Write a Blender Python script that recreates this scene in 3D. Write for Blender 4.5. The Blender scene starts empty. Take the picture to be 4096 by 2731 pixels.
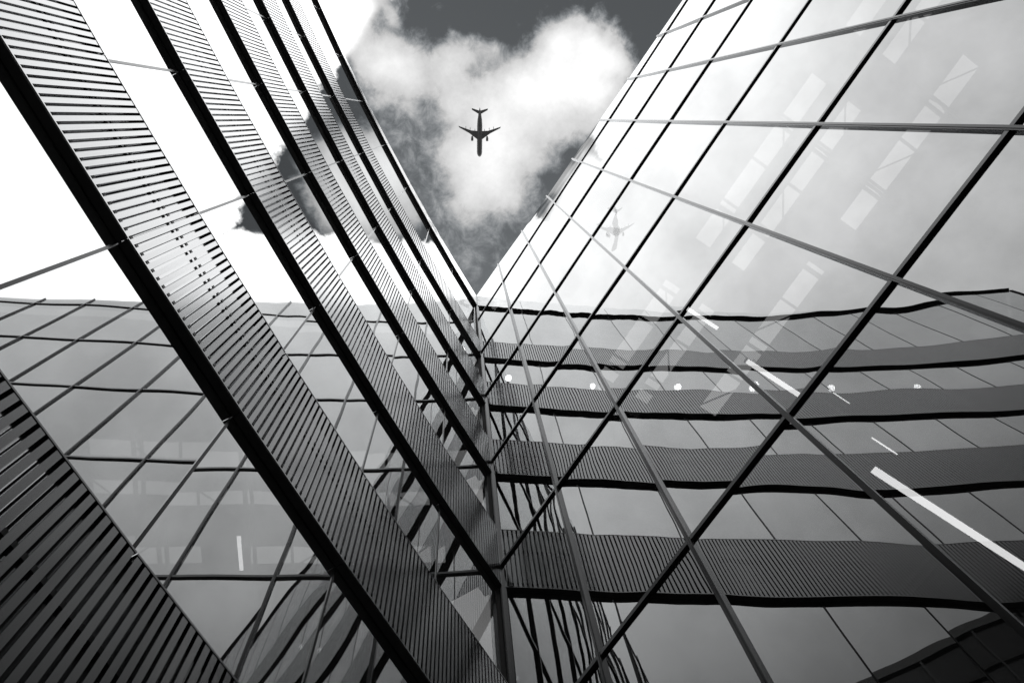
import bpy, bmesh, math, random
import mathutils
from mathutils import Vector, Matrix
random.seed(7)
C = bpy.context.scene.collection
SC = bpy.context.scene
R = math.radians
EYE = 1.6                                   # camera height; heights below are given above the eye and shifted by EYE

# ------------------------------------------------------------------ camera
cam_d = bpy.data.cameras.new('camera'); cam = bpy.data.objects.new('camera', cam_d); C.objects.link(cam)
RM = Matrix(((0.54523465, 0.83572241, -0.06547703), (0.81329614, -0.5084378, 0.2829141), (0.20314666, -0.20750679, -0.95690771)))
cam.matrix_world = Matrix.Translation((0, 0, EYE)) @ RM.transposed().to_4x4()
cam_d.sensor_width = 36; cam_d.lens = 36*3034.64/4096
cam_d.clip_start = 0.05; cam_d.clip_end = 20000
SC.camera = cam

# ------------------------------------------------------------------ world: sky with a broken cloud deck
SUN_EL, SUN_AZ = R(42), R(-82)               # azimuth measured from +y towards +x
W = bpy.data.worlds.new('World'); SC.world = W; W.use_nodes = True
wn = W.node_tree; wn.nodes.clear()
def N(tree, typ, **kw):
    n = tree.nodes.new(typ)
    for k, v in kw.items(): setattr(n, k, v)
    return n
class G:                                    # tiny helper to write node maths
    def __init__(s, t): s.t = t
    def m(s, op, a, b=None, c=None, clamp=False):
        n = N(s.t, 'ShaderNodeMath', operation=op, use_clamp=clamp)
        for i, v in enumerate((a, b, c)):
            if v is None: continue
            if isinstance(v, (int, float)): n.inputs[i].default_value = v
            else: s.t.links.new(v, n.inputs[i])
        return n.outputs[0]
    def mr(s, v, a, b, c=0., d=1., smooth=True):
        n = N(s.t, 'ShaderNodeMapRange'); n.interpolation_type = 'SMOOTHSTEP' if smooth else 'LINEAR'
        s.t.links.new(v, n.inputs[0])
        for i, q in enumerate((a, b, c, d)): n.inputs[i+1].default_value = q
        return n.outputs[0]
    def noise(s, vec, scale, detail=6, rough=.55, dist=0.):
        n = N(s.t, 'ShaderNodeTexNoise'); s.t.links.new(vec, n.inputs['Vector'])
        n.inputs['Scale'].default_value = scale; n.inputs['Detail'].default_value = detail
        n.inputs['Roughness'].default_value = rough; n.inputs['Distortion'].default_value = dist
        return n.outputs['Fac']
    def vec(s, x, y, z=0.):
        n = N(s.t, 'ShaderNodeCombineXYZ')
        for i, v in enumerate((x, y, z)):
            if isinstance(v, (int, float)): n.inputs[i].default_value = v
            else: s.t.links.new(v, n.inputs[i])
        return n.outputs[0]
g = G(wn)
tc = N(wn, 'ShaderNodeTexCoord'); sep = N(wn, 'ShaderNodeSeparateXYZ')
wn.links.new(tc.outputs['Generated'], sep.inputs[0])
zc = g.m('MAXIMUM', sep.outputs[2], 0.03)
px, py = g.m('DIVIDE', sep.outputs[0], zc), g.m('DIVIDE', sep.outputs[1], zc)   # point on a cloud layer one unit up
lay = g.vec(px, py)
sky = N(wn, 'ShaderNodeTexSky', sky_type='NISHITA'); sky.sun_disc = False
sky.sun_elevation = SUN_EL; sky.sun_rotation = SUN_AZ
sr = N(wn, 'ShaderNodeSeparateColor'); wn.links.new(sky.outputs[0], sr.inputs[0])
clear = g.m('MULTIPLY', sr.outputs[0], 0.105)            # the red channel alone, as through a red filter
# cumulus puffs: (x, y, radius, weight) on the cloud layer
def layxy(x, y):
    c = RM.transposed() @ Vector(((x-2048)/3034.64, -(y-1365.5)/3034.64, -1.)); return c.x/c.z, c.y/c.z
CP = [(100,60,70,.9),(140,150,45,.5),(230,180,66,.85),(170,215,50,.7),(290,200,66,.8),(300,270,60,.5),(420,200,56,.85),(470,150,42,.55),(540,140,32,.5),(500,110,20,.3),(430,100,15,.35),
 (620,250,75,1.0),(700,280,80,1.1),(780,230,90,1.3),(740,130,52,1.0),(820,110,56,1.0),(880,150,46,.95),(900,90,20,.5),(865,230,66,1.0),(935,190,36,.7),(915,140,30,.5),(860,320,80,.65),(760,370,80,.5),
 (540,330,80,.85),(440,300,60,.6),(600,400,80,.8),(500,420,70,.7),(420,440,50,.45),(480,500,70,.7),(560,490,70,.75),(640,480,60,.45),(520,580,70,.6),(600,590,60,.5),(440,600,60,.25),
 (700,440,60,.2),(250,60,25,.5),(200,300,40,.35),(300,380,120,.26),(450,720,200,.30),(640,620,120,.12),(330,480,90,.1),(20,-60,90,1.0),(150,-75,80,1.3),(95,-20,60,.7),(60,20,50,.3),(240,-110,80,.8)]
PUFF = [(*layxy(1240+x*1.339, y*1.339), r*1.339/2950, w) for x, y, r, w in CP]
wob = g.noise(lay, 13., 5, .6); wob2 = g.noise(g.vec(py, px, 3.3), 13., 5, .6)
wx = g.m('ADD', px, g.m('MULTIPLY', g.m('SUBTRACT', wob, .5), .045))
wy = g.m('ADD', py, g.m('MULTIPLY', g.m('SUBTRACT', wob2, .5), .045))
tot = None
for (x, y, r, w) in PUFF:
    dx, dy = g.m('SUBTRACT', wx, x), g.m('SUBTRACT', wy, y)
    d2 = g.m('ADD', g.m('MULTIPLY', dx, dx), g.m('MULTIPLY', dy, dy))
    v = g.m('MULTIPLY', g.m('EXPONENT', g.m('MULTIPLY', d2, -1/(r*r))), w)
    tot = v if tot is None else g.m('ADD', tot, v)
fine = g.noise(lay, 42., 10, .66, .4)
dens = g.m('ADD', tot, g.m('MULTIPLY', g.m('SUBTRACT', fine, .5), 1.05))
wisp = g.mr(g.noise(lay, 9., 6, .6), .42, .70, 0, .18)
hole = g.mr(g.m('SQRT', g.m('ADD', g.m('POWER', g.m('SUBTRACT', px, .20), 2.), g.m('POWER', g.m('SUBTRACT', py, .04), 2.))), .05, .22, 0, 1)
cover = g.mr(dens, .12, .86, 0, 1.)
# beyond the gap over the courtyard the sky is a bright closed deck
e1 = g.m('SUBTRACT', g.m('ADD', g.m('MULTIPLY', px, .832), g.m('MULTIPLY', py, -.554)), .1365)   # beyond the far side of the gap
e2 = g.m('SUBTRACT', g.m('MULTIPLY', py, -1.), .196)
e3 = g.m('SUBTRACT', g.m('ADD', g.m('MULTIPLY', px, -.88), g.m('MULTIPLY', py, -.47)), .103)
e4 = g.m('SUBTRACT', py, .15)
dw = g.m('MULTIPLY', g.m('SUBTRACT', g.noise(lay, 26., 7, .6), .62), .05)
e2b = g.m('MINIMUM', g.m('SUBTRACT', g.m('MULTIPLY', py, -1.), .135), g.m('SUBTRACT', px, .062))
dc = g.m('ADD', g.m('MAXIMUM', g.m('MAXIMUM', g.m('MAXIMUM', e1, e2), g.m('MAXIMUM', e3, e4)), e2b), dw)
deck = g.mr(dc, .0, .010, 0, 1)
topw = g.mr(g.m('SUBTRACT', g.m('MULTIPLY', g.m('SUBTRACT', wob2, .5), .03), py), .142, .176, 0, 1)
deck = g.m('MAXIMUM', deck, g.m('MULTIPLY', topw, g.mr(px, .045, .062, 1, 0)))
big = g.noise(tc.outputs['Generated'], 3.2, 7, .6)
deckb = g.mr(big, .3, .68, 1.6, 2.4)
cb = g.m('ADD', g.mr(tot, .5, 2.2, .58, .98), g.m('MULTIPLY', g.m('SUBTRACT', g.noise(lay, 30., 9, .68), .5), .4))
lum = g.m('ADD', g.m('MULTIPLY', clear, g.m('SUBTRACT', 1., cover)), g.m('MULTIPLY', cover, cb))
lum = g.m('ADD', g.m('MULTIPLY', lum, g.m('SUBTRACT', 1., deck)), g.m('MULTIPLY', deck, deckb))
hor = g.mr(sep.outputs[2], .60, .84, .36, 1.08)
lum = g.m('MULTIPLY', lum, hor)
tint = N(wn, 'ShaderNodeMix', data_type='RGBA'); wn.links.new(g.mr(lum, .05, .6), tint.inputs[0])
tint.inputs[6].default_value = (.93, 1.0, 1.06, 1); tint.inputs[7].default_value = (1, 1, 1, 1)
mul = N(wn, 'ShaderNodeVectorMath', operation='SCALE'); wn.links.new(tint.outputs[2], mul.inputs[0]); wn.links.new(lum, mul.inputs[3])
bg = N(wn, 'ShaderNodeBackground'); wn.links.new(mul.outputs[0], bg.inputs[0]); bg.inputs[1].default_value = 1.0
wo = N(wn, 'ShaderNodeOutputWorld'); wn.links.new(bg.outputs[0], wo.inputs[0])

# ------------------------------------------------------------------ sun and exposure
sd = bpy.data.lights.new('sun', 'SUN'); sd.energy = 2.2; sd.angle = R(.5); sd.color = (1, .985, .96)
so = bpy.data.objects.new('sun', sd); C.objects.link(so)
sdir = Vector((math.sin(SUN_AZ)*math.cos(SUN_EL), math.cos(SUN_AZ)*math.cos(SUN_EL), math.sin(SUN_EL)))
so.rotation_euler = sdir.to_track_quat('Z', 'Y').to_euler(); so.location = (0, 0, 60)
SC.view_settings.view_transform = 'Standard'; SC.view_settings.look = 'None'
SC.view_settings.exposure = 0; SC.view_settings.gamma = 1; SC.view_settings.use_curve_mapping = False
SC.render.engine = 'CYCLES'
cy = SC.cycles; cy.max_bounces = 12; cy.glossy_bounces = 9; cy.transparent_max_bounces = 24; cy.diffuse_bounces = 3

# ------------------------------------------------------------------ materials
def mat(name, col, rough=.5, metal=0., var=.0, vs=3., bump=0., spec=.5):
    m = bpy.data.materials.new(name); m.use_nodes = True; t = m.node_tree; b = t.nodes['Principled BSDF']
    b.inputs['Roughness'].default_value = rough; b.inputs['Metallic'].default_value = metal
    b.inputs['Specular IOR Level'].default_value = spec
    gg = G(t); co = N(t, 'ShaderNodeTexCoord').outputs['Object']
    if isinstance(col, (int, float)): col = (col, col*1.01, col*1.015)
    if var:
        f = gg.mr(gg.noise(co, vs, 6, .6), .25, .75, 1-var, 1+var)
        s = N(t, 'ShaderNodeVectorMath', operation='SCALE'); s.inputs[0].default_value = col; t.links.new(f, s.inputs[3])
        t.links.new(s.outputs[0], b.inputs['Base Color'])
        t.links.new(gg.mr(gg.noise(co, vs*4, 5, .6), .3, .7, max(rough-.06, .02), rough+.08), b.inputs['Roughness'])
    else: b.inputs['Base Color'].default_value = (*col, 1)
    if bump:
        bn = N(t, 'ShaderNodeBump'); bn.inputs['Strength'].default_value = bump; bn.inputs['Distance'].default_value = .01
        t.links.new(gg.noise(co, 120, 3), bn.inputs['Height']); t.links.new(bn.outputs[0], b.inputs['Normal'])
    return m
def sheen(name, base, f0, rough, power=4., var=.0, tint=1.):
    """semi-gloss coated metal: little reflection face on, a lot at grazing angles"""
    m = bpy.data.materials.new(name); m.use_nodes = True; t = m.node_tree; t.nodes.clear(); gg = G(t)
    lw = N(t, 'ShaderNodeLayerWeight'); lw.inputs[0].default_value = .5
    fr = gg.m('ADD', f0, gg.m('MULTIPLY', gg.m('POWER', lw.outputs['Facing'], power), (1-f0)), clamp=True)
    gl = N(t, 'ShaderNodeBsdfGlossy'); gl.inputs['Roughness'].default_value = rough; gl.inputs['Color'].default_value = (.95*tint, .96*tint, .97*tint, 1)
    df = N(t, 'ShaderNodeBsdfDiffuse'); co = N(t, 'ShaderNodeTexCoord').outputs['Object']
    sc = N(t, 'ShaderNodeVectorMath', operation='SCALE'); sc.inputs[0].default_value = (base, base*1.02, base*1.03)
    t.links.new(gg.mr(gg.noise(co, 2.5, 5, .6), .3, .7, 1-var, 1+var), sc.inputs[3]); t.links.new(sc.outputs[0], df.inputs['Color'])
    mx = N(t, 'ShaderNodeMixShader'); t.links.new(fr, mx.inputs[0]); t.links.new(df.outputs[0], mx.inputs[1]); t.links.new(gl.outputs[0], mx.inputs[2])
    o = N(t, 'ShaderNodeOutputMaterial'); t.links.new(mx.outputs[0], o.inputs[0]); return m
def glass(name, f0, trans, rough=0.0, dirt=.06):
    m = bpy.data.materials.new(name); m.use_nodes = True; t = m.node_tree; t.nodes.clear(); gg = G(t)
    lw = N(t, 'ShaderNodeLayerWeight'); lw.inputs[0].default_value = .5
    fr = gg.m('ADD', f0, gg.m('MULTIPLY', gg.m('POWER', lw.outputs['Facing'], 4.), 1-f0), clamp=True)
    fr = gg.m('MULTIPLY', fr, gg.mr(N(t, 'ShaderNodeObjectInfo').outputs['Random'], 0, 1, .93, 1.05, False))    # coating differs a little from pane to pane
    gl = N(t, 'ShaderNodeBsdfGlossy'); gl.inputs['Roughness'].default_value = rough; gl.inputs['Color'].default_value = (.97, .98, .985, 1)
    tr = N(t, 'ShaderNodeBsdfTransparent'); tr.inputs['Color'].default_value = (trans, trans, trans, 1)
    mx = N(t, 'ShaderNodeMixShader'); t.links.new(fr, mx.inputs[0]); t.links.new(tr.outputs[0], mx.inputs[1]); t.links.new(gl.outputs[0], mx.inputs[2])
    df = N(t, 'ShaderNodeBsdfDiffuse'); df.inputs['Color'].default_value = (.5, .5, .5, 1)     # a thin film of dust
    m2 = N(t, 'ShaderNodeMixShader'); co = N(t, 'ShaderNodeTexCoord').outputs['Object']
    t.links.new(gg.mr(gg.noise(co, 1.3, 6, .6), .35, .75, dirt*.3, dirt), m2.inputs[0])
    t.links.new(mx.outputs[0], m2.inputs[1]); t.links.new(df.outputs[0], m2.inputs[2])
    o = N(t, 'ShaderNodeOutputMaterial'); t.links.new(m2.outputs[0], o.inputs[0])
    return m
def emit(name, s, col=(1, 1, 1)):
    m = bpy.data.materials.new(name); m.use_nodes = True; t = m.node_tree; t.nodes.clear()
    e = N(t, 'ShaderNodeEmission'); e.inputs[0].default_value = (*col, 1); e.inputs[1].default_value = s
    o = N(t, 'ShaderNodeOutputMaterial'); t.links.new(e.outputs[0], o.inputs[0]); return m
M_GLASS_R = glass('coated_glass', .195, .08, dirt=.015)
M_GLASS_L = glass('clear_coated_glass', .52, .18)
M_CLEAR = bpy.data.materials.new('inner_glass_face'); M_CLEAR.use_nodes = True
_t = M_CLEAR.node_tree; _t.nodes.clear(); _a = N(_t, 'ShaderNodeBsdfTransparent'); _a.inputs[0].default_value = (.9, .9, .9, 1)
_o = N(_t, 'ShaderNodeOutputMaterial'); _t.links.new(_a.outputs[0], _o.inputs[0])
M_ALU = sheen('anodised_aluminium', .02, .02, .22, 4.6, .1)
M_ALU_D = sheen('dark_transom_metal', .015, .03, .35, 4., .1)
M_SLAT = sheen('satin_louvre_metal', .010, .040, .16, 2.2, .12)
M_BACK = sheen('dark_backing_sheet', .03, .30, .10, 5.)
M_RAIL = sheen('dark_fixing_rail', .006, .015, .4, 5.)
M_CHAR = mat('charcoal_soffit_metal', .035, .55, .2, .15, 8, .15)
M_BLACK = mat('black_recess_paint', .008, .8, 0)
M_PARA = mat('pale_parapet_metal', .85, .16, 1.0, .04, .8)
M_LIP = mat('bright_edge_trim', .7, .3, .9)
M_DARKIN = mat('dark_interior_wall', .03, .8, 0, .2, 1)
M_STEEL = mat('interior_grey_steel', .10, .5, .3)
M_GROUND = mat('asphalt_paving', .05, .85, 0, .3, 1.5, .3)
M_CONC = mat('concrete', .22, .8, 0, .2, 1.2, .2)
M_TUBE = emit('lit_tube', 11.); M_GLOBE = emit('lit_globe', 45.)
M_HULL = mat('aircraft_paint', .22, .4, .3, .15, .3)
M_HULLP = mat('aircraft_pale_paint', .30, .4, .1)

# ------------------------------------------------------------------ mesh helpers
def box(bm, c, ax, ay, az):                 # centre and three half-vectors
    c, ax, ay, az = map(Vector, (c, ax, ay, az))
    v = [bm.verts.new(c+sx*ax+sy*ay+sz*az) for sx in (-1, 1) for sy in (-1, 1) for sz in (-1, 1)]
    for f in ((0, 1, 3, 2), (4, 6, 7, 5), (0, 4, 5, 1), (2, 3, 7, 6), (0, 2, 6, 4), (1, 5, 7, 3)): bm.faces.new([v[i] for i in f])
def abox(bm, x0, x1, y0, y1, z0, z1):
    box(bm, ((x0+x1)/2, (y0+y1)/2, (z0+z1)/2), ((x1-x0)/2, 0, 0), (0, (y1-y0)/2, 0), (0, 0, (z1-z0)/2))
def bar(bm, a, b, w, h=None):
    a, b = Vector(a), Vector(b); d = (b-a); h = h or w
    u = d.cross(Vector((0, 0, 1))); u = u.normalized() if u.length > 1e-5 else Vector((1, 0, 0))
    v = d.cross(u).normalized()
    box(bm, (a+b)/2, d/2, u*w/2, v*h/2)
def obj(name, bm, m, parent=None, smooth=False, bevel=0):
    if bm.faces: bmesh.ops.recalc_face_normals(bm, faces=bm.faces[:])
    me = bpy.data.meshes.new(name); bm.to_mesh(me); bm.free()
    for q in (m if isinstance(m, (list, tuple)) else [m]): me.materials.append(q)
    if smooth:
        for p in me.polygons: p.use_smooth = True
    o = bpy.data.objects.new(name, me); C.objects.link(o)
    if parent: o.parent = parent; o.matrix_parent_inverse = Matrix.Translation(-Vector(parent.location)) if parent.type == 'EMPTY' and parent.parent is None and parent.rotation_euler.to_matrix() == Matrix.Identity(3) else Matrix()
    if bevel:
        md = o.modifiers.new('bevel', 'BEVEL'); md.width = bevel; md.segments = 2; md.limit_method = 'ANGLE'
    return o
def thing(name, label, cat, loc=(0, 0, 0), group=None):
    o = bpy.data.objects.new(name, None); C.objects.link(o); o.location = loc; o.empty_display_size = .3
    o['label'] = label; o['category'] = cat
    if group: o['group'] = group
    return o
def Z(h): return h+EYE

# ------------------------------------------------------------------ ground
bm = bmesh.new(); s = 4000
bm.faces.new([bm.verts.new(p) for p in ((-s, -s, 0), (s, -s, 0), (s, s, 0), (-s, s, 0))])
o = obj('ground', bm, M_GROUND); o['kind'] = 'structure'

# ================================================================== RIGHT BUILDING (glass wall in the plane y = 3.9)
FY = 3.9; X0 = -5.10; PITCH = 1.504; NC = 11
XS = [X0+PITCH*i for i in range(NC+1)]
HS = [-.92, 2.68, 6.28, 9.86, 13.42, 17.08, 20.62, 24.26]
ROOF = [(-5.1, 27.65), (-3.6, 27.29), (-2.09, 26.83), (-.57, 26.42), (.89, 26.18), (2.4, 25.85), (3.9, 25.47), (5.45, 25.2), (6.6, 24.95), (14, 24.7)]
def roofh(x):
    for (a, ha), (b, hb) in zip(ROOF[:-1], ROOF[1:]):
        if x <= b: return ha+(hb-ha)*(x-a)/(b-a)
    return ROOF[-1][1]
GR = thing('glass_office_building', 'tall glass curtain wall of large panes between dark metal bars, on the right', 'building', (0, FY, 0))
def pane(name, P, nx, nz, amp, wav, parent, m, thick, outn, seed, tilt=.001):
    """P(a,b): point of the pane rectangle, a across, b up; outn: outward unit vector. Slightly pillowed like real heat-strengthened glass."""
    rg = random.Random(seed); bm = bmesh.new(); ph = [rg.uniform(0, 6.28) for _ in range(8)]
    ta, tb = rg.uniform(-tilt, tilt), rg.uniform(-tilt, tilt)
    sgn = 1 if rg.random() < .75 else -.5
    grid = []
    for i in range(nx+1):
        row = []
        for j in range(nz+1):
            a, b = i/nx, j/nz
            ea, eb = 1-abs(2*a-1)**5, 1-abs(2*b-1)**9
            d = amp*sgn*(ea-1)+amp*.8*sgn*(eb-1)
            d += wav*(math.sin(a*7+ph[0]+b*3)+.7*math.sin(b*15+ph[1]+2*a)+.5*math.sin(a*13+ph[2]-b*6))*.5
            d += wav*.07*(math.sin(b*41+ph[3]+3*math.sin(a*5+ph[4]))+math.sin(a*23+ph[5]+b*9))
            d += ta*(a-.5)+tb*(b-.5)
            row.append(bm.verts.new(P(a, b)+outn*d))
        grid.append(row)
    back = [bm.verts.new(P(a, b)-outn*thick) for a, b in ((0, 0), (1, 0), (1, 1), (0, 1))]
    front = []
    for i in range(nx):
        for j in range(nz):
            f = bm.faces.new((grid[i][j], grid[i+1][j], grid[i+1][j+1], grid[i][j+1])); f.smooth = True; front.append(f)
    fb = bm.faces.new((back[3], back[2], back[1], back[0])); fb.material_index = 1
    n = front[0].normal.copy(); front[0].normal_update()
    me = bpy.data.meshes.new(name); bm.to_mesh(me); bm.free()
    me.materials.append(m); me.materials.append(M_CLEAR)
    o = bpy.data.objects.new(name, me); C.objects.link(o); o.parent = parent
    o.matrix_parent_inverse = Matrix.Translation(-Vector(parent.location))
    return o
out = Vector((0, -1, 0)); k = 0
for r in range(len(HS)):
    for c in range(NC):
        x0, x1 = XS[c]+.02, XS[c+1]-.02
        z0 = HS[r]+.02
        if r < len(HS)-1: za = zb = HS[r+1]-.02
        else: za, zb = roofh(XS[c])-.03, roofh(XS[c+1])-.03
        P = lambda a, b, x0=x0, x1=x1, z0=z0, za=za, zb=zb: Vector((x0+(x1-x0)*a, FY, Z(z0+((za+(zb-za)*a)-z0)*b)))
        near = c < 8
        pane('window_pane', P, 22 if near else 10, (44 if r < 7 else 16) if near else 20, .0018, .0006, GR, M_GLASS_R, .03, out, 100+k, .006); k += 1
# vertical mullion caps
for i, x in enumerate(XS):
    bm = bmesh.new(); top = roofh(x)
    abox(bm, x-.024, x+.024, FY-.040, FY+.006, Z(HS[0]), Z(top)-.02)
    abox(bm, x-.009, x+.009, FY-.048, FY-.0405, Z(HS[0]), Z(top)-.021)
    obj('mullion', bm, M_ALU, GR)
# horizontal transom caps
for h in HS:
    bm = bmesh.new()
    for c in range(NC):
        abox(bm, XS[c]+.0255, XS[c+1]-.0255, FY-.032, FY+.006, Z(h)-.026, Z(h)+.026)
    obj('transom', bm, M_ALU_D, GR)
bm = bmesh.new(); abox(bm, X0-.3, XS[-1], FY-.03, FY+.3, 0, Z(HS[0])-.03); obj('plinth', bm, M_CONC, GR)
# coping along the sloping parapet, shadow box behind it
bm = bmesh.new(); bmb = bmesh.new()
for a, b in zip(XS[:-1], XS[1:]):
    ha, hb = roofh(a), roofh(b)
    bar(bm, (a, FY+.10, Z(ha)-.05), (b, FY+.10, Z(hb)-.05), .10, .03)
    vs = [bmb.verts.new(p) for p in ((a, FY+.16, Z(24.3)), (b, FY+.16, Z(24.3)), (b, FY+.16, Z(hb)-.04), (a, FY+.16, Z(ha)-.04))]; bmb.faces.new(vs)
obj('coping', bm, M_LIP, GR); obj('parapet_backing', bmb, M_CONC, GR)
# hall behind the glass: roof with rows of skylight openings, trusses, rear and side walls
HZ = 23.6; YB = 17.0; XE = XS[-1]
strips = [(8.2, 8.8), (9.68, 10.22), (11.8, 12.5)]
bm = bmesh.new(); y = FY+.2
for (a, b) in strips:
    abox(bm, X0, XE, y, a, Z(HZ), Z(HZ)+.07); y = b
abox(bm, X0, XE, y, YB, Z(HZ), Z(HZ)+.07)
for (a, b) in strips:
    x = X0; i = 0
    while x < XE-.1:
        abox(bm, x-.045, x+.045, a+.001, b-.001, Z(HZ)+.005, Z(HZ)+.066)
        if (i*7+int(a*3)) % 5 == 0: abox(bm, x+.0455, min(x+PITCH-.0455, XE), a+.001, b-.001, Z(HZ)+.007, Z(HZ)+.064)
        x += PITCH; i += 1
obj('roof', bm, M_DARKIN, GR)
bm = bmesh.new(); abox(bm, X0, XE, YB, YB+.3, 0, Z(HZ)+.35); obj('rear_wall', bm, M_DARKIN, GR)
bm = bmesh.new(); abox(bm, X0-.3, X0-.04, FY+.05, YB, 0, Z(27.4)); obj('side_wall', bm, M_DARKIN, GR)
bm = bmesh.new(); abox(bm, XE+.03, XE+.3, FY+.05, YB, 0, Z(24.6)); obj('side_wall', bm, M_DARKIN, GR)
for i in range(0, 6):
    x = X0+1.2+i*3.008; bm = bmesh.new()
    bar(bm, (x, 7.4, Z(HZ)-.12), (x, YB, Z(HZ)-.12), .10, .14); bar(bm, (x, 7.4, Z(HZ)-.8), (x, YB, Z(HZ)-.8), .08, .1)
    yy = 7.4; up = True
    while yy < YB-1:
        bar(bm, (x, yy, Z(HZ)-(.8 if up else .15)), (x, yy+1.1, Z(HZ)-(.15 if up else .8)), .05); yy += 1.1; up = not up
    obj('roof_truss', bm, M_STEEL, GR)
bm = bmesh.new()
for i in range(5):
    x = X0+1.2+i*3.008
    bar(bm, (x, 11.2, Z(HZ)-.5), (x+3.008, 13.2, Z(HZ)-.5), .045); bar(bm, (x, 10.6, Z(HZ)-.55), (x+3.008, 8.2, Z(HZ)-.55), .045)
obj('wind_brace', bm, M_STEEL, GR)
# galleries at every storey, well behind the glass
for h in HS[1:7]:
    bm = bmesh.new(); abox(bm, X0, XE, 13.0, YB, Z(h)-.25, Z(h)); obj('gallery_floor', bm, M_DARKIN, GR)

# lamps hung inside behind the glass, at right angles to it
def tube_lamp(x, y0, y1, h, label, w=.04):
    t = thing('tube_lamp', label, 'lamp', (x, y0, Z(h)), 'tube lamps hung behind the glass wall')
    b = bmesh.new(); abox(b, x-w, x+w, y0, y1, Z(h)+.012, Z(h)+.07)
    for yy in (y0+.3, y1-.3): abox(b, x-.006, x+.006, yy-.006, yy+.006, Z(h)+.0705, Z(h)+1.2)
    obj('housing', b, M_STEEL, t)
    b = bmesh.new(); abox(b, x-w+.006, x+w-.006, y0+.006, y1-.006, Z(h)-.02, Z(h)+.0115)
    obj('lit_tube', b, M_TUBE, t)
tube_lamp(-.56, 4.80, 7.6, 6.10, 'long bright tube lamp low behind the glass, running off the right edge of the view')
tube_lamp(-.57, 4.95, 5.95, 9.60, 'white tube lamp behind the glass at mid height, crossed by a thick transom')
tube_lamp(-.58, 5.2, 5.95, 13.2, 'short white tube lamp, highest of the lamps behind the glass wall')
tube_lamp(-.28, 6.15, 6.45, 9.4, 'very thin short lit line right of the long low tube lamp, upper of two', .012)
tube_lamp(-.35, 4.92, 5.25, 6.55, 'very thin short lit line just above the start of the long low tube lamp', .012)
tube_lamp(.55, 6.2, 8.4, 6.2, 'thin faint lit strip to the right of the long low tube lamp', .012)

# ================================================================== LEFT BUILDING (faceted curve, louvred spandrels)
H0, DH, LM, NU = -63.25, 1.1, 1.57, 13
pts = [Vector((-5.09, 3.9, 0))]
for i in range(NU): 
    a = R(H0+DH*i); pts.append(pts[-1]+LM*Vector((math.cos(a), math.sin(a), 0)))
def su(i): return 1-.035*min(i, 9)/6
pts = [p*su(i) for i, p in enumerate(pts)]
nrm = []
for i in range(NU+1):
    d = (pts[min(i+1, NU)]-pts[max(i-1, 0)]).normalized()
    n = Vector((-d.y, d.x, 0)); nrm.append(n if n.dot(-pts[i]) > 0 else -n)
def PT(u, off=0.):
    i = min(int(u), NU-1); f = u-i
    p = pts[i].lerp(pts[i+1], f)+nrm[i].lerp(nrm[i+1], f)*off
    return p
UMIN = 0.0
def U0(off):                                # where a line parallel to the louvre plane meets the right-hand glass
    return max(0., 0.)
LB = thing('louvred_office_building', 'curved building on the left with bands of vertical metal slats between strips of glass', 'building', tuple(pts[0]))
REC = -.085
FB = [20.12, 16.50, 12.93, 9.34, 5.73, 2.12]     # bottom of each slatted band
LH = 1.58
TB = [f+LH for f in FB]
def prism(bm, u0, u1, o0, o1, z0, z1):      # box between two offsets along a facet
    a, b, c, d = PT(u0, o0), PT(u1, o0), PT(u1, o1), PT(u0, o1)
    lo = [bm.verts.new((p.x, p.y, z0)) for p in (a, b, c, d)]; hi = [bm.verts.new((p.x, p.y, z1)) for p in (a, b, c, d)]
    bm.faces.new(lo[::-1]); bm.faces.new(hi)
    for i in range(4): bm.faces.new((lo[i], lo[(i+1) % 4], hi[(i+1) % 4], hi[i]))
NS = 22
labels = ['topmost band of slats', 'second band of slats from the top', 'third band of slats from the top', 'fourth band of slats from the top', 'widest band of slats across the middle', 'lowest band of slats in the corner']
for k, (f, t) in enumerate(zip(FB, TB)):
    bm = bmesh.new(); rr = random.Random(k)
    for i in range(NU):
        for s_ in range(NS):
            u0 = i+(s_+.185)/NS; u1 = i+(s_+.815)/NS; j = rr.uniform(-.0006, .0006)
            prism(bm, u0, u1, -.028+j, j, Z(f)+.016, Z(t)-.014)
        prism(bm, i+.0015, i+.9985, -.05, .004, Z(f), Z(f)+.0155)      # lower lip
        prism(bm, i+.0015, i+.9985, -.05, .004, Z(t)-.0135, Z(t))
    lb = obj('louvre_band', bm, M_SLAT, LB)
    for zz in (.14, 1.0):
        bm = bmesh.new()
        for i in range(NU): prism(bm, i, i+1, -.046, -.0345, Z(f)+zz-.020, Z(f)+zz+.020)
        bmesh.ops.remove_doubles(bm, verts=bm.verts[:], dist=.0005)
        obj('fixing_rail', bm, M_RAIL, lb)
    bm = bmesh.new()
    for i in range(NU): prism(bm, i+.001, i+.999, -.070, -.062, Z(f)+.02, Z(t)-.02)
    obj('backing_sheet', bm, M_BACK, lb)
    bm = bmesh.new()
    for i in range(NU):
        prism(bm, i+.003, i+.997, -.078, -.001, Z(f)-.012, Z(f)-.001)
    obj('soffit_strip', bm, M_CHAR, lb)
    bm = bmesh.new()
    for i in range(NU):
        prism(bm, i, i+1, -.30, -.0795, Z(f)-.006, Z(f)+.02); prism(bm, i, i+1, -.30, -.051, Z(t)-.03, Z(t)-.004)
        prism(bm, i, i+1, -.30, -.20, Z(f)+.022, Z(t)-.032)
    obj('recess_board', bm, M_BLACK, lb)
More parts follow.
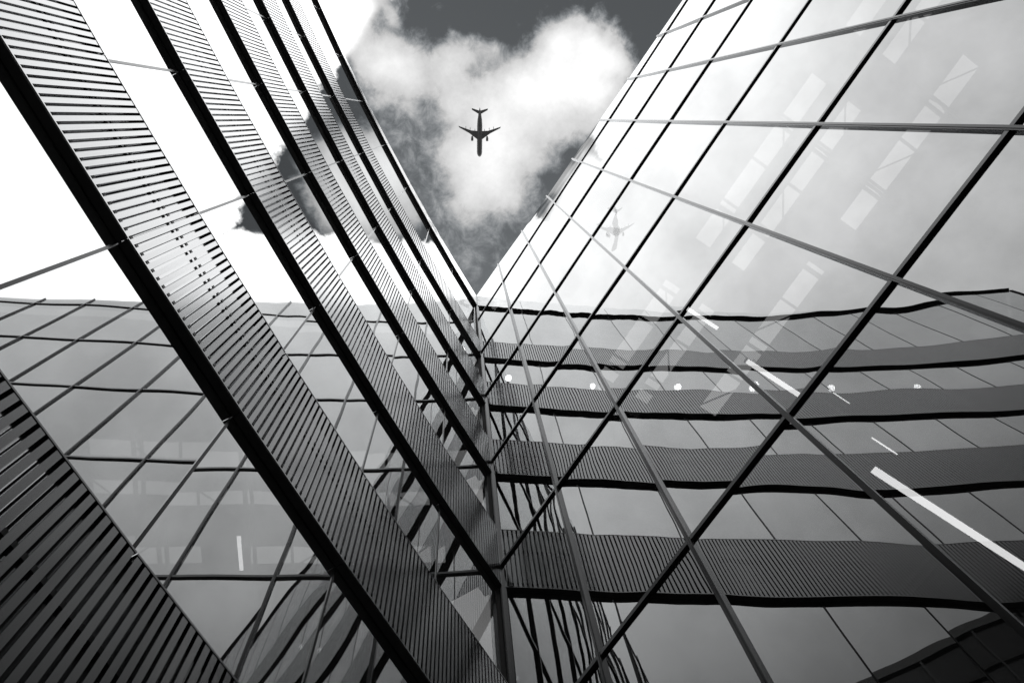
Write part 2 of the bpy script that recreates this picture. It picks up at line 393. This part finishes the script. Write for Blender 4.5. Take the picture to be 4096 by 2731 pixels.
# parapet panels and the dark ledge below them
AF = 26.12
def rtop(u): return 27.63*(1-.035*min(u, 9)/6)
bm = bmesh.new(); bj = bmesh.new()
for i in range(NU):
    for (a, b) in ((i+.004, i+.996),):
        q = [PT(a, 0), PT(b, 0), PT(b, -.04), PT(a, -.04)]; hh = [rtop(a), rtop(b), rtop(b), rtop(a)]
        lo = [bm.verts.new((p.x, p.y, Z(AF))) for p in q]; hi = [bm.verts.new((p.x, p.y, Z(h))) for p, h in zip(q, hh)]
        bm.faces.new(lo[::-1]); bm.faces.new(hi)
        for j in range(4): bm.faces.new((lo[j], lo[(j+1) % 4], hi[(j+1) % 4], hi[j]))
    prism(bj, i, i+1, -.3, -.045, Z(AF), Z(26.0+.3))
pp = obj('parapet_panel', bm, M_PARA, LB)
bm = bmesh.new()
for i in range(NU):
    prism(bm, i+.002, i+.998, -.072, .012, Z(AF)-.03, Z(AF)-.001)
    prism(bm, i+.002, i+.998, -.30, -.0721, Z(AF)-.10, Z(AF)-.001)
obj('ledge', bm, M_CHAR, LB)
bm = bmesh.new()
for i in range(NU):
    q = [PT(i, -.05), PT(i+1, -.05)]; bm.faces.new([bm.verts.new((q[0].x, q[0].y, Z(AF))), bm.verts.new((q[1].x, q[1].y, Z(AF))), bm.verts.new((q[1].x, q[1].y, Z(rtop(i+1)-.05))), bm.verts.new((q[0].x, q[0].y, Z(rtop(i)-.05)))])
obj('parapet_backing', bm, M_BLACK, LB)
# glass strips: one pane per bay and storey, with a joint strip between bays
strips_l = [(TB[0], AF-.09), (TB[1], FB[0]), (TB[2], FB[1]), (TB[3], FB[2]), (TB[4], FB[3]), (TB[5], FB[4]), (-1.6+.1, FB[5])]
k = 0
for (z0, z1) in strips_l:
    for i in range(NU):
        a, b = PT(i+.006, REC), PT(i+.994, REC)
        if z1-z0 > 3.4:
            zs = [z0-.02, z1+.01]
        else: zs = [z0-.02, z1+.01]
        P = lambda s_, t_, a=a, b=b, z0=zs[0], z1=zs[1]: Vector((a.x+(b.x-a.x)*s_, a.y+(b.y-a.y)*s_, Z(z0+(z1-z0)*t_)))
        n = (nrm[i]+nrm[i+1]).normalized()
        pane('window_pane', P, 12, 14, .0006, .00028, LB, M_GLASS_L, .02, n, 900+k, .0016); k += 1
for i in range(1, NU+1):
    for (z0, z1) in strips_l:
        bm = bmesh.new()
        p = PT(min(i, NU-.0001), REC+.001); d = (pts[i]-pts[i-1]).normalized()
        box(bm, (p.x, p.y, Z((z0+z1)/2)), d*.013, nrm[i]*.006, (0, 0, (z1-z0)/2-.01))
        q = PT(min(i, NU-.0001), REC-.11); box(bm, (q.x, q.y, Z((z0+z1)/2)), d*.022, nrm[i]*.055, (0, 0, (z1-z0)/2-.01))
        obj('window_joint', bm, M_ALU, LB)
# rooms behind: floor slabs and a rear wall
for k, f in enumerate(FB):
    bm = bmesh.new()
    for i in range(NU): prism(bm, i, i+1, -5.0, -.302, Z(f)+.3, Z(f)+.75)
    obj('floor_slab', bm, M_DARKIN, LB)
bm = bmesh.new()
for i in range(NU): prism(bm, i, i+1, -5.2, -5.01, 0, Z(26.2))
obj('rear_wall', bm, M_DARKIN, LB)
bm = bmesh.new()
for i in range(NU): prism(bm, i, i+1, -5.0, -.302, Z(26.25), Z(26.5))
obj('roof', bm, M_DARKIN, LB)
bm = bmesh.new(); p, d = PT(NU-.0001, REC-.2), nrm[NU]
a = PT(NU-.0001, -.05); b = PT(NU-.0001, -5.2); bar(bm, (a.x, a.y, Z(26)/2), (b.x, b.y, Z(26)/2), .1, Z(26)); obj('end_wall', bm, M_DARKIN, LB)
# dark post filling the internal corner
bm = bmesh.new(); q = PT(.02, REC+.03)
abox(bm, X0-.20, X0-.035, FY-.10, FY-.003, 0, Z(26.0)); obj('corner_post', bm, M_BLACK, LB)

# globe lamps just inside the second glass strip of the left building
for n, (u, h, lab) in enumerate([(.395, 18.33, 'white globe lamp behind the curved glass strip, nearest the inner corner of the courtyard'), (1.81, 18.37, 'white globe lamp behind the curved glass strip, second from the inner corner'),
                              (3.21, 18.44, 'white globe lamp behind the curved glass strip, third from the inner corner'), (4.6, 18.6, 'white globe lamp behind the curved glass strip, third from the far right reflection'),
                              (5.99, 18.72, 'white globe lamp behind the curved glass strip, second from the far right reflection'), (7.45, 18.57, 'white globe lamp behind the curved glass strip, last one reflected far right')]):
    p0 = PT(u, 0); h *= su(u); eye = Vector((0, 2*FY, 0)); d = (p0-eye); nn = nrm[int(u+.5)]
    k_ = (.24)/abs(d.normalized().dot(nn)); q = d.normalized()*k_; p = p0+q; zz = h+h*k_/d.length+(.22 if n < 3 else .40)
    t = thing('globe_lamp', lab, 'lamp', (p.x, p.y, Z(zz)), 'globe lamps in a row under the ceiling')
    b = bmesh.new(); bmesh.ops.create_uvsphere(b, u_segments=24, v_segments=14, radius=.09, matrix=Matrix.Translation((p.x, p.y, Z(zz))))
    obj('globe', b, M_GLOBE, t, smooth=True)
    b = bmesh.new(); abox(b, p.x-.006, p.x+.006, p.y-.006, p.y+.006, Z(zz)+.0905, Z(21.3)); obj('stem', b, M_STEEL, t)

# ================================================================== DARK BUILDING ACROSS THE COURTYARD (mirrored in the lowest panes)
OP = thing('dark_office_building', 'dark gridded building opposite, mirrored in the bottom right corner of the glass', 'building', (30, -8, 0))
bm = bmesh.new(); abox(bm, 30.1, 42, -34, 1.5, 0, Z(37.6)); obj('wall', bm, sheen('dark_cladding', .010, .03, .3, 5.), OP)
bm = bmesh.new(); abox(bm, 29.9, 42.1, -34.1, 1.6, Z(37.6)+.002, Z(38.2)); obj('coping', bm, M_CHAR, OP)
for h in range(1, 11):
    bm = bmesh.new(); abox(bm, 29.9, 30.098, -34, 1.5, Z(3.6*h-1)-.12, Z(3.6*h-1)+.12); obj('floor_line', bm, M_BLACK, OP)
for k in range(13):
    bm = bmesh.new(); abox(bm, 29.85, 29.898, -33.5+k*2.8, -33.36+k*2.8, 0, Z(37.5)); obj('mullion', bm, M_ALU_D, OP)

# ================================================================== AIRLINERS
def airliner(name, label, centre, heading, length, m, group):
    t = thing(name, label, 'aeroplane', centre, group)
    t.rotation_euler = (0, 0, math.atan2(heading[1], heading[0]))
    L = length; h = L/2
    def lathe(bm, prof, cx=0, cy=0, cz=0, seg=20):
        rings = []
        for (x, r, dz) in prof:
            rings.append([bm.verts.new((cx+x, cy+r*math.cos(2*math.pi*j/seg), cz+dz+r*math.sin(2*math.pi*j/seg))) for j in range(seg)])
        for a, b in zip(rings[:-1], rings[1:]):
            for j in range(seg): bm.faces.new((a[j], a[(j+1) % seg], b[(j+1) % seg], b[j]))
        bm.faces.new(rings[0][::-1]); bm.faces.new(rings[-1])
    R_ = L*.057
    def ob(nm, bm, mm, par=t, smooth=False):
        bmesh.ops.recalc_face_normals(bm, faces=bm.faces[:]); me = bpy.data.meshes.new(nm); bm.to_mesh(me); bm.free(); me.materials.append(mm)
        if smooth:
            for p_ in me.polygons: p_.use_smooth = True
        o_ = bpy.data.objects.new(nm, me); C.objects.link(o_); o_.parent = par; return o_
    bm = bmesh.new()
    lathe(bm, [(h, R_*.06, -.1), (h-.012*L, R_*.42, -.08), (h-.035*L, R_*.72, -.03), (h-.07*L, R_*.94, 0), (h-.11*L, R_, 0), (-h+.36*L, R_, 0), (-h+.24*L, R_*.86, .1), (-h+.12*L, R_*.52, .35), (-h+.04*L, R_*.24, .6), (-h, R_*.07, .75)])
    ob('fuselage', bm, m, smooth=True)
    def slab(bm, poly, z, th, dz=0):         # poly: (x, y, tip factor)
        up = [bm.verts.new((x, y, z+dz*abs(y)+th*(1-.7*f))) for x, y, f in poly]; dn = [bm.verts.new((x, y, z+dz*abs(y)-th*(1-.7*f))) for x, y, f in poly]
        bm.faces.new(up); bm.faces.new(dn[::-1])
        for i in range(len(poly)): bm.faces.new((up[i], up[(i+1) % len(poly)], dn[(i+1) % len(poly)], dn[i]))
    for sgn in (1, -1):
        bm = bmesh.new()
        slab(bm, [(.168*L-.02*L, 0, 0), (.155*L-.02*L, sgn*.055*L, 0), (.035*L-.02*L, sgn*.22*L, .5), (-.095*L, sgn*.43*L, 1), (-.128*L, sgn*.447*L, 1), (-.120*L, sgn*.425*L, 1), (-.040*L, sgn*.175*L, .4), (-.032*L, sgn*.055*L, 0), (-.032*L, 0, 0)], -.03*L, .009*L, .05)
        wing = ob('wing', bm, m)
        bm = bmesh.new()
        for yy in (.10, .20, .29): lathe(bm, [(-.00*L-(yy*.28)*L+.01*L, .002*L, 0), (-.03*L-(yy*.28)*L+.01*L, .007*L, 0), (-.06*L-(yy*.28)*L+.01*L, .002*L, 0)], 0, sgn*yy*L, -.034*L+.05*yy*L, 8)
        ob('flap_fairing', bm, m, wing, True)
        bm = bmesh.new(); ex = .118*L
        lathe(bm, [(ex+.052*L, .022*L, 0), (ex+.046*L, .0255*L, 0), (ex+.0*L, .0265*L, 0), (ex-.035*L, .018*L, 0), (ex-.05*L, .012*L, 0)], 0, sgn*.157*L, -.058*L, 16)
        abox(bm, ex-.05*L, ex+.03*L, sgn*.157*L-.004*L, sgn*.157*L+.004*L, -.04*L, -.022*L)
        ob('engine', bm, m, smooth=False)
        bm = bmesh.new()
        slab(bm, [(-h+.135*L, 0, 0), (-h+.128*L, sgn*.02*L, 0), (-h+.045*L, sgn*.165*L, 1), (-h+.012*L, sgn*.168*L, 1), (-h+.055*L, sgn*.02*L, 0), (-h+.055*L, 0, 0)], .018*L, .004*L, .06)
        ob('tailplane', bm, m)
    bm = bmesh.new(); th = .004*L
    poly = [(-h+.20*L, .03*L), (-h+.055*L, .20*L), (-h+.0*L, .20*L), (-h+.03*L, .03*L)]
    a = [bm.verts.new((x, -th, z)) for x, z in poly]; b = [bm.verts.new((x, th, z)) for x, z in poly]
    bm.faces.new(a); bm.faces.new(b[::-1])
    for i in range(4): bm.faces.new((a[i], a[(i+1) % 4], b[(i+1) % 4], b[i]))
    ob('tail_fin', bm, m)
    return t
dv = Vector((-.0027, .0320, 1.0370)); k = 585.
airliner('airliner', 'dark twin engine airliner flying high overhead in front of the white cloud', tuple(dv*k+Vector((0, 0, EYE))), (-.0510, .0318), 36.6, M_HULL, None)

# added second aircraft, out of the direct view, seen only mirrored in the glass wall
M_FADED = bpy.data.materials.new('aircraft_faded_by_alpha'); M_FADED.use_nodes = True  # low alpha puts in the paleness of the mirror image; no cloud there
_t = M_FADED.node_tree; _b = _t.nodes['Principled BSDF']; _b.inputs['Base Color'].default_value = (.5, .5, .5, 1); _b.inputs['Alpha'].default_value = .14
def w_ray(x, y):
    c = Vector(((x-2048)/3034.64, -(y-1365.5)/3034.64, -1.)); return RM.transposed() @ c
v0 = w_ray(2457, 918); v0 = v0*(585/v0.z*1.037)
v1, v2 = w_ray(2458, 822), w_ray(2456, 1000); v1 = v1*(v0.z/v1.z); v2 = v2*(v0.z/v2.z)
mir = lambda v: Vector((v.x, 2*FY-v.y, v.z))
c2 = mir(v0)+Vector((0, 0, EYE)); hd = mir(v2)-mir(v1)
airliner('airliner', 'added airliner out of view, mirrored faintly in the bright upper glass panes', tuple(c2), (hd.x, hd.y), (v2-v1).length*1.0, M_FADED, None)
